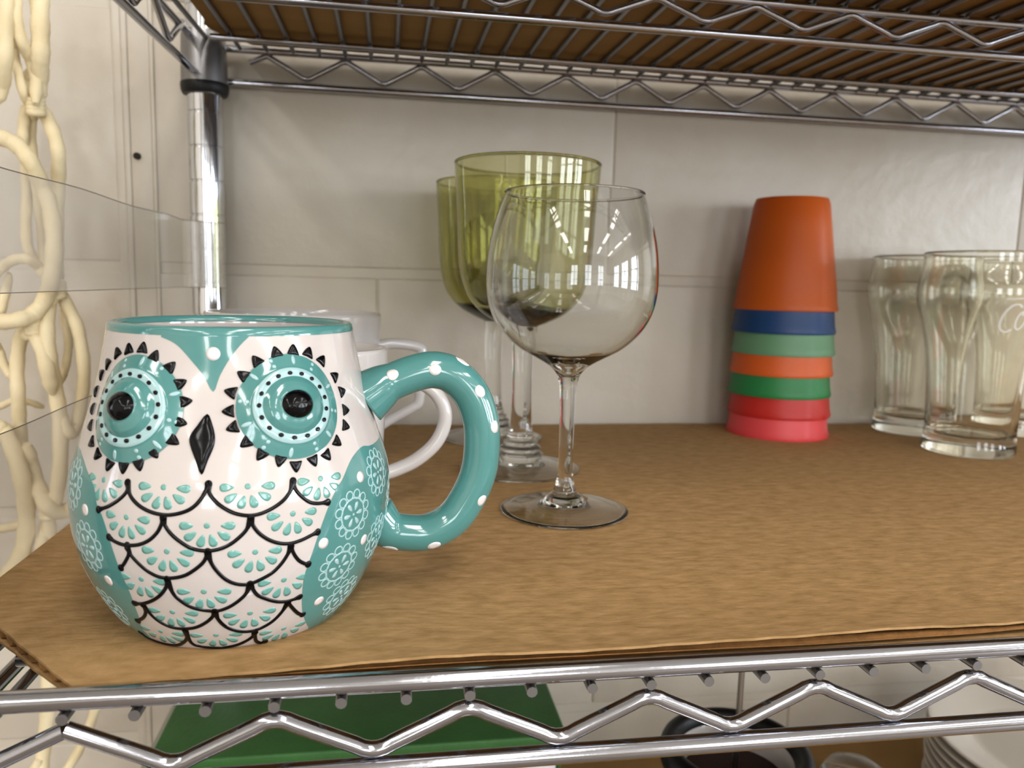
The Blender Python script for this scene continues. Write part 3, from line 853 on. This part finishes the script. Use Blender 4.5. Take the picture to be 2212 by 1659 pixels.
china_mug('mug', 'wide white mug with an angular handle, farthest back behind the owl mug', .0117, .3107, .0575, .046, .0995, radians(4),
          [(.0555, .077), (.0665, .0785), (.0820, .0765), (.0860, .0720), (.0850, .052), (.0840, .0375), (.0790, .0330), (.0640, .0250), (.0520, .017)], .0037, .6)
china_mug('mug', 'white mug with a round looped handle just behind the owl mug', .0334, .1817, .0400, .033, .0870, radians(6),
          [(.0375, .066), (.0520, .0690), (.0640, .0640), (.0705, .0550), (.0715, .0450), (.0665, .0340), (.0560, .0250), (.0450, .0200), (.0375, .0180)], .0038, .5)

# ------------------------------------------------------------------ glasses
def stemware(name, label, x, y, bowl_out, thick, foot_r, stem, m_bowl, group=None, knob=None, zb=None, ztop=None, solid=None):
    t = thing(name, label, 'wine glass', (x, y, 0), group)
    # bowl: outer profile from bottom to rim, then inner back down
    outer = smoothprof(bowl_out, 6)
    inner = []
    for i, (r, z) in enumerate(outer):
        a = outer[max(0, i - 1)]; b = outer[min(len(outer) - 1, i + 1)]
        d = Vector((b[0] - a[0], b[1] - a[1])).normalized()
        th = thick if z > solid[0] + .012 else thick + (solid[1] - thick) * max(0, min(1, (solid[0] + .012 - z) / .012)) ** 1.0
        inner.append((r - d.y * th, z + d.x * th))
    inner = [(r, z) for r, z in inner if r > .0012]
    zi = inner[0][1]
    ro, zo = outer[-1]
    rim = [(ro + .0003, zo + .0002), (ro + .0003, zo + .0008), (ro - thick * .2, zo + .0012), (ro - thick * .8, zo + .0012), (ro - thick - .0003, zo + .0008), (ro - thick - .0003, zo + .0002)]
    prof = [(0, outer[0][1])] + [p for p in outer if p[0] > .0004] + rim + inner[::-1] + [(0, zi - .0001)]
    b = latheobj('bowl', m_bowl, t, prof, 128, angle=60)
    st = smoothprof(stem, 5)
    latheobj('stem', M['glass'], t, [(0, st[0][1])] + st + [(0, st[-1][1])], 64, angle=60)
    ft = [(0, .0046), (foot_r * .25, .0040), (foot_r * .5, .0026), (foot_r * .8, .0010), (foot_r - .002, 0), (foot_r - .0004, .0004), (foot_r, .0011), (foot_r - .0006, .0018), (foot_r * .75, .0030), (foot_r * .5, .0044), (foot_r * .32, .0062), (stem[-1][0] + .0002, stem[-1][1] + .0), (0, stem[-1][1] + .00005)]
    latheobj('foot', M['glass'], t, smoothprof(ft, 2), 96, angle=60)
    return t
q = 1 / 3967 * 1.0
stemware('wine_glass', 'clear balloon wine glass standing in front of the green goblets', .1686, .1700,
    [(.0058, .0738), (.0066, .0752), (.0095, .0785), (.0135, .0812), (.0190, .0842), (.0265, .0882), (.0330, .0935), (.0385, .1000), (.0425, .1080), (.0445, .1170), (.0449, .1260), (.0443, .1360), (.0428, .1460), (.0400, .1570), (.0372, .1650), (.0359, .1683)],
    .0011, .0345, [(.0060, .0740), (.0058, .0735), (.0050, .0705), (.0044, .0650), (.0041, .0520), (.0039, .0380), (.0039, .0260), (.0043, .0190), (.0052, .0150), (.0060, .0125), (.0066, .0110), (.0090, .0085)],
    M['glass'], solid=(.0738, .0045))
GB = [(.0072, .0925), (.0085, .0930), (.0150, .0958), (.0240, .1005), (.0315, .1065), (.0370, .1140), (.0405, .1230), (.0425, .1330), (.0435, .1450), (.0442, .1600), (.0450, .1750), (.0459, .1880), (.0463, .1962)]
GS = [(.0080, .0930), (.0080, .0922), (.0074, .0880), (.0070, .0800), (.0066, .0650), (.0065, .0500), (.0068, .0350), (.0076, .0270), (.0092, .0225), (.0094, .0215), (.0088, .0205), (.0112, .0190), (.0114, .0178), (.0108, .0170), (.0134, .0150), (.0136, .0138), (.0130, .0128), (.0150, .0105)]
GG = 'green goblets'
stemware('wine_glass', 'olive green goblet on a clear stem, nearer of the two green goblets', .1607, .2675, GB, .0011, .0395, GS, M['gglass'], GG, solid=(.0925, .0185))
stemware('wine_glass', 'olive green goblet on a clear stem, farther left of the two green goblets', .1556, .3722, GB, .0011, .0395, GS, M['gglass'], GG, solid=(.0925, .0185))

# ------------------------------------------------------------------ stacked plastic tumblers
def tumbler(label, x, y, z, m, mtop=None, rot=0):
    t = thing('tumbler', label, 'cup', (x, y, z), 'stack of upside down plastic tumblers')
    H_, r0, r1, th = .0915, .0415, .0300, .0011
    pr = [(r0 - th, .0), (r0 + .0004, .0), (r0 + .0008, .002), (r0 - .0004, .0060)]
    pr += [(r0 + (r1 - r0) * k, .006 + (H_ - .008) * k) for k in (.15, .4, .75, .97)]
    pr += [(r1 - .0012, H_), (0, H_), (0, H_ - .0022), (r1 - th - .001, H_ - .0022)]
    pr += [(r0 - th + (r1 - r0) * k, .006 + (H_ - .010) * k) for k in (.95, .6, .2, 0)]
    latheobj('cup_wall', m, t, pr, 80, closed=True, angle=45)
    t.rotation_euler.z = rot
    return t
CUPS = [('rose pink', (236, 78, 82)), ('red', (205, 38, 28)), ('green', (38, 136, 72)), ('orange', (224, 100, 32)), ('pale green', (112, 162, 124)), ('dark blue', (10, 64, 122)), ('orange', (226, 112, 34))]
CZS = [0, .0172, .0345, .0520, .0690, .0868, .1055]
MO = {}
for i, ((cn, rgb), z) in enumerate(zip(CUPS, CZS)):
    m = translucent('plastic_' + cn.replace(' ', '_') + str(i), rgb, .5 if i == 6 else .3)
    where = ['at the bottom of the stack of tumblers', 'second from the bottom of the stack of tumblers', 'third from the bottom of the stack of tumblers', 'in the middle of the stack between green and pale green', 'just under the blue one in the stack', 'just under the top orange one in the stack', 'on top of the stack, its whole side showing'][i]
    tumbler('%s plastic tumbler upside down %s' % (cn, where), .4056 + (.0006 * sin(i * 2.1)), .3870, z, m)

# ------------------------------------------------------------------ pint glasses
def pint(label, x, y, mark=False, h=.1540):
    t = thing('pint_glass', label, 'glass', (x, y, 0), 'clear pub pint glasses')
    out = smoothprof([(.0305, .0002), (.0322, .0015), (.0326, .0060), (.0318, .0160), (.0322, .0350), (.0338, .0600), (.0368, .0830), (.0405, .1000), (.0440, .1130), (.0455, .1220), (.0450, .1310), (.0432, .1400), (.0424, .1470), (.0426, h - .0006)], 5)
    inn = smoothprof([(.0405, h - .0006), (.0404, .1470), (.0412, .1400), (.0429, .1310), (.0434, .1220), (.0419, .1130), (.0382, .1000), (.0344, .0830), (.0313, .0600), (.0294, .0350), (.0284, .0220), (.0265, .0150), (.0180, .0130), (.0060, .0125)], 5)
    pr = [(0, .0016), (.0180, .0016), (.0260, .0010)] + out + [(.0420, h), (.0411, h)] + inn + [(0, .0125)]
    latheobj('glass_wall', M['pint'], t, pr, 112, angle=60)
    if mark:
        # frosted script print wrapped on the upper wall
        def rad(z):
            for (r0, z0), (r1, z1) in zip(out[:-1], out[1:]):
                if z0 <= z <= z1: return r0 + (r1 - r0) * (z - z0) / (z1 - z0 + 1e-9)
            return .043
        bm = bmesh.new()
        def stroke(pts, w, a0=radians(-110), zc=.106):
            P = catmull([(u, v, 0) for u, v in pts], 5); rows = []
            for i in range(len(P)):
                a = P[max(0, i - 1)]; b = P[min(len(P) - 1, i + 1)]; d = (b - a).normalized(); n = Vector((-d.y, d.x, 0))
                ww = w * (.55 + .45 * abs(d.y))
                row = []
                for k in (-1, 1):
                    p = P[i] + n * ww / 2 * k; z = zc + p.y / 1000; th = a0 + p.x / 1000 / .043; r = rad(z) + .00012
                    row.append(bm.verts.new((r * cos(th), r * sin(th), z)))
                rows.append(row)
            for A, B in zip(rows[:-1], rows[1:]): bm.faces.new((A[0], A[1], B[1], B[0]))
        stroke([(11, 8), (8, 10), (4, 9), (0, 4), (-2, -3), (-1, -8), (3, -10), (7, -8)], 1.8)
        stroke([(14, 5), (11, 4), (9, -1), (9.5, -6), (12, -8), (15, -5), (16.5, 0), (15.5, 4), (13.5, 5), (12.5, 2)], 1.5)
        stroke([(16, 4), (19, 5), (21, 6)], 1.0)
        stroke([(-1, 13.5), (8, 14.2), (20, 14.5), (34, 14)], 1.0)
        stroke([(22, 5), (20, 2), (20, -5), (23, -8), (26, -5)], 1.5)
        bmobj('white_script', bm, M['frost'], t)
    return t
pint('clear pint glass with white script print at the right edge, nearest of the pint glasses', .5234, .3049, True)
pint('clear pint glass with a bulge below the rim, just right of the tumbler stack', .5366, .3900)
pint('clear pint glass at the back, cut off by the right edge of the picture', .6330, .3840)

# ------------------------------------------------------------------ clear film strips on the shelf's left side
def strip(label, z0, z1, wrap, xo):
    bm = bmesh.new()
    path = [(-.0785 + xo, -.01), (-.0788 + xo, .08), (-.0790 + xo, .20), (-.0791 + xo, .32), (-.0790 + xo, .385)]
    if wrap: path += [(-.0775, .3945), (-.0720, .3965), (-.0644, .3975), (-.0560, .3968), (-.0510, .3990), (-.0500, .4060)]
    P = catmull([(x, y, 0) for x, y in path], 6)
    n = len(P)
    for zz0, zz1, mm in ((z0, z1, 0),):
        rows = []
        for i, p in enumerate(P):
            dz = -.0012 * max(0, (p.x + .079) / .028) + (.0006 * sin(p.y * 40))
            d = (P[min(n - 1, i + 1)] - P[max(0, i - 1)]).normalized(); nn = Vector((-d.y, d.x, 0)) * .00012
            rows.append([bm.verts.new((p.x + nn.x, p.y + nn.y, zz1 + dz)), bm.verts.new((p.x - nn.x, p.y - nn.y, zz1 + dz)), bm.verts.new((p.x - nn.x, p.y - nn.y, zz0)), bm.verts.new((p.x + nn.x, p.y + nn.y, zz0))])
        for A, B in zip(rows[:-1], rows[1:]):
            for k in range(4): bm.faces.new((A[k], A[(k + 1) % 4], B[(k + 1) % 4], B[k]))
        bm.faces.new(rows[0]); bm.faces.new(rows[-1][::-1])
    o = bmobj('plastic_strip', bm, M['film'], smooth=False)
    tag(o, label, 'plastic strip')
    e = bmesh.new(); pts = [Vector((p.x, p.y, z1 - .0012 * max(0, (p.x + .079) / .028) + .0006 * sin(p.y * 40))) for p in P]
    tube(e, pts, .00028, seg=6); bmobj('strip_edge', e, M['filmedge'], o)
    e = bmesh.new(); tube(e, [Vector((p.x, p.y, z0)) for p in P], .00022, seg=6); bmobj('strip_edge', e, M['filmedge'], o)
strip('clear plastic strip stretched along the left side and round the post, upper one', .1130, .1632, True, 0)
strip('clear plastic strip standing along the left edge of the cardboard, lower one', -.0300, .0569, False, -.0022)

# ------------------------------------------------------------------ cream looped screen hanging outside the shelf
def unpx(x, y, Y):
    v = MC @ Vector(((x - 1106) / FPX, 1, -(y - 829.5) / FPX))
    k = (Y - CY) / v.y
    return Vector((CX, CY, CZ)) + v * k
LOOPS = [
 ([(12, -60), (13, 0), (13, 60), (11, 130), (4, 185), (-12, 225)], 13, .345),
 ([(30, -60), (33, 0), (36, 46), (48, 92), (66, 128), (77, 172), (77, 225)], 11, .352),
 ([(88, -60), (86, 0), (87, 60), (87, 120), (84, 175), (78, 222)], 16, .358),
 ([(30, 78), (31, 110), (38, 150), (48, 195), (62, 230)], 8, .356),
 ([(66, 150), (68, 180), (74, 215), (78, 232)], 14, .362),
 ([(74, 222), (57, 235), (52, 263), (50, 300), (55, 350), (58, 420), (56, 490), (62, 540), (84, 580)], 10, .372),
 ([(76, 226), (96, 246), (115, 286), (126, 332), (126, 390), (123, 450), (122, 520), (122, 580), (123, 630)], 13, .362),
 ([(78, 232), (68, 275), (70, 330), (78, 400), (88, 480), (92, 540), (98, 600)], 9, .372),
 ([(-20, 292), (5, 298), (38, 315), (66, 350), (90, 400), (108, 450), (117, 520), (113, 590), (99, 643), (72, 678), (36, 692), (-5, 694), (-30, 680)], 15, .342),
 ([(-20, 602), (5, 578), (30, 562), (58, 560), (82, 575), (97, 602)], 10, .352),
 ([(20, 590), (12, 630), (2, 670), (-14, 700)], 9, .362),
 ([(123, 618), (140, 650), (168, 709), (181, 790), (177, 860), (166, 915), (152, 938), (138, 915), (122, 860)], 12, .356),
 ([(118, 630), (104, 665), (102, 720), (108, 780), (118, 830), (129, 905), (130, 1000), (120, 1075), (104, 1096)], 14, .348),
 ([(135, 640), (140, 690), (148, 740), (142, 790), (130, 830)], 8, .372),
 ([(66, 705), (46, 728), (37, 787), (39, 846), (42, 905), (46, 955), (60, 985)], 13, .360),
 ([(52, 728), (67, 720), (88, 745), (103, 800), (114, 850)], 14, .345),
 ([(-10, 925), (8, 930), (31, 975), (50, 1042), (58, 1110), (52, 1179), (32, 1222), (8, 1250), (-12, 1262)], 16, .345),
 ([(58, 960), (68, 1010), (86, 1060), (104, 1096), (130, 1106), (152, 1098), (175, 1080)], 15, .345),
 ([(104, 1100), (98, 1135), (90, 1175), (78, 1220)], 11, .350),
 ([(-20, 885), (5, 876), (31, 865), (60, 868), (94, 880)], 7, .376),
 ([(-20, 1146), (5, 1142), (35, 1136), (55, 1130)], 9, .368),
 ([(-12, 735), (0, 760), (10, 790), (24, 812), (38, 815)], 8, .368),
 ([(104, 1100), (108, 1200), (110, 1330), (105, 1460), (101, 1554), (92, 1640), (84, 1720)], 14, .350),
 ([(178, 1085), (200, 1180), (214, 1330), (210, 1480), (203, 1540), (176, 1609), (150, 1655), (120, 1700)], 10, .360),
 ([(52, 1190), (64, 1300), (90, 1400), (104, 1470)], 11, .366),
 ([(84, 1640), (70, 1690), (60, 1740)], 13, .35),
]
screen = thing('rope_screen', 'cream hanging screen of looped rope-like coils left of the shelf', 'wall hanging', tuple(unpx(60, -60, .352)))
inv = Matrix.Translation(screen.location).inverted()
for pts, r, Y in LOOPS:
    Pw = catmull([inv @ unpx(x, y, Y + .006 * sin(i * 1.7)) for i, (x, y) in enumerate(pts)], 8)
    d = (Y - CY)
    n = len(Pw); rr = [r / FPX * .60 * min(1, .5 + min(i, n - 1 - i) / 7) * (1 + .05 * sin(i * .9) + .03 * sin(i * 2.3)) for i in range(n)]
    tubeobj('coil', M['rope'], screen, Pw, .01, seg=14, rad=rr)
for x, y, Y in ((77, 226, .357), (123, 622, .354), (104, 1098, .347), (70, 700, .348)):
    P0 = inv @ unpx(x, y, Y)
    bm = bmesh.new()
    for k in range(4):
        tube(bm, [P0 + Vector((.0036 * cos(t), .0036 * sin(t), -.005 + .0026 * k + .0008 * sin(t))) for t in [2 * pi * j / 16 for j in range(16)]], .0026, seg=8, closed=True)
    bmobj('binding', bm, M['rope'], screen)

# ------------------------------------------------------------------ bottom shelf
bx = thing('lidded_box', 'white box with a dark green lid lying on the bottom shelf', 'box', (.059, .352, Z3))
ox, oy = .059, .352
boxobj('box_body', M['paper'], bx, -.140, .138, -.066, .066, 0, .0985, bev=.001)
boxobj('lid', M['green'], bx, -.1435, .1445, -.070, .070, .0990, .1070, bev=.0018, seg=3)
for k in range(3):
    pass
boxobj('corner_trim', M['green'], bx, .1385, .1405, -.0685, .0685, .0, .0988, bev=.0004)
boxobj('plastic_edge', M['plas'], bx, -.1500, -.1440, -.080, .070, .0950, .0985, bev=.0006)
pot = thing('coffee_press', 'round black-rimmed press with brown filter and a thin upright steel rod', 'coffee press', (.3160, .2450, Z3))
pot.scale = (.8, .8, 1)
lr = [(.0500, .098), (.0580, .095), (.0640, .098), (.0660, .105), (.0640, .112), (.0580, .115), (.0520, .113), (.0490, .106)]
rim_o = latheobj('black_rim', M['blackp'], pot, smoothprof(lr + [lr[0]], 3), 80, closed=True)
latheobj('glass_beaker', M['pint'], pot, [(.0570, .0), (.0575, .101), (.0560, .101), (.0555, .003), (0, .003), (0, 0)], 72)
latheobj('inner_cup', M['china'], pot, [(.0520, .108), (.047, .100), (.0455, .090), (.0445, .090), (.0460, .101), (.0510, .109)], 72, closed=True)
latheobj('filter', M['mesh'], pot, [(0, .0935), (.020, .0925), (.0480, .0905), (.0480, .0895), (0, .0920)], 64)
tubeobj('plunger_rod', M['steel'], pot, [(0, 0.0, .0930), (.0005, .0, .1730)], .0026)
tubeobj('beaker_handle', M['pint'], pot, catmull([(-.056, -.012, .085), (-.070, -.015, .086), (-.078, -.018, .070), (-.074, -.018, .045), (-.057, -.012, .030)], 6), .004)
jar = thing('glass_jar', 'small clear glass jar with a green tag and white filling, beside the coffee press', 'jar', (.4450, .2950, Z3))
jar.scale = (1.1, 1.1, 1.30)
latheobj('jar_wall', M['glass'], jar, [(0, .0), (.026, .0), (.0275, .002), (.0280, .020), (.0265, .032), (.0200, .041), (.0100, .0455), (0, .0465), (0, .0450), (.0100, .0440), (.0190, .0398), (.0252, .0315), (.0267, .020), (.0262, .003), (0, .002)], 72)
latheobj('filling', M['paper'], jar, [(0, .0025), (.010, .003), (.011, .010), (.008, .018), (.004, .022), (0, .023)], 48)
boxobj('green_tag', M['greent'], jar, -.0210, -.0095, -.0170, -.0162, .0290, .0350, bev=.0003)
# plates
def plate_mesh():
    R = .103
    pr = [(0, .0035), (R * .50, .0030), (R * .56, .0010), (R * .60, 0), (R * .64, .0005), (R * .70, .0040), (R * .88, .0110), (R * .99, .0150), (R, .0162), (R * .985, .0172), (R * .88, .0138), (R * .70, .0070), (R * .60, .0050), (0, .0050)]
    me = lathe_mesh('plate', smoothprof(pr, 3), 112); me.materials.append(M['plate'])
    me.polygons.foreach_set('use_smooth', [True] * len(me.polygons)); me.set_sharp_from_angle(angle=radians(60))
    return me
pm = plate_mesh()
WH = ['resting on the bottom shelf', 'second from the bottom', 'third from the bottom', 'fourth from the bottom', 'fifth from the bottom', 'third from the top', 'second from the top', 'on top of the stack']
for k in range(8):
    o = bpy.data.objects.new('plate', pm); COL.objects.link(o)
    o.location = (.6240 + random.uniform(-.001, .001), .2800 + random.uniform(-.001, .001), Z3 + .0080 * k)
    o.rotation_euler = (0, 0, k)
    tag(o, 'cream stoneware plate of the stack on the bottom shelf, ' + WH[k], 'plate', 'stack of cream plates')
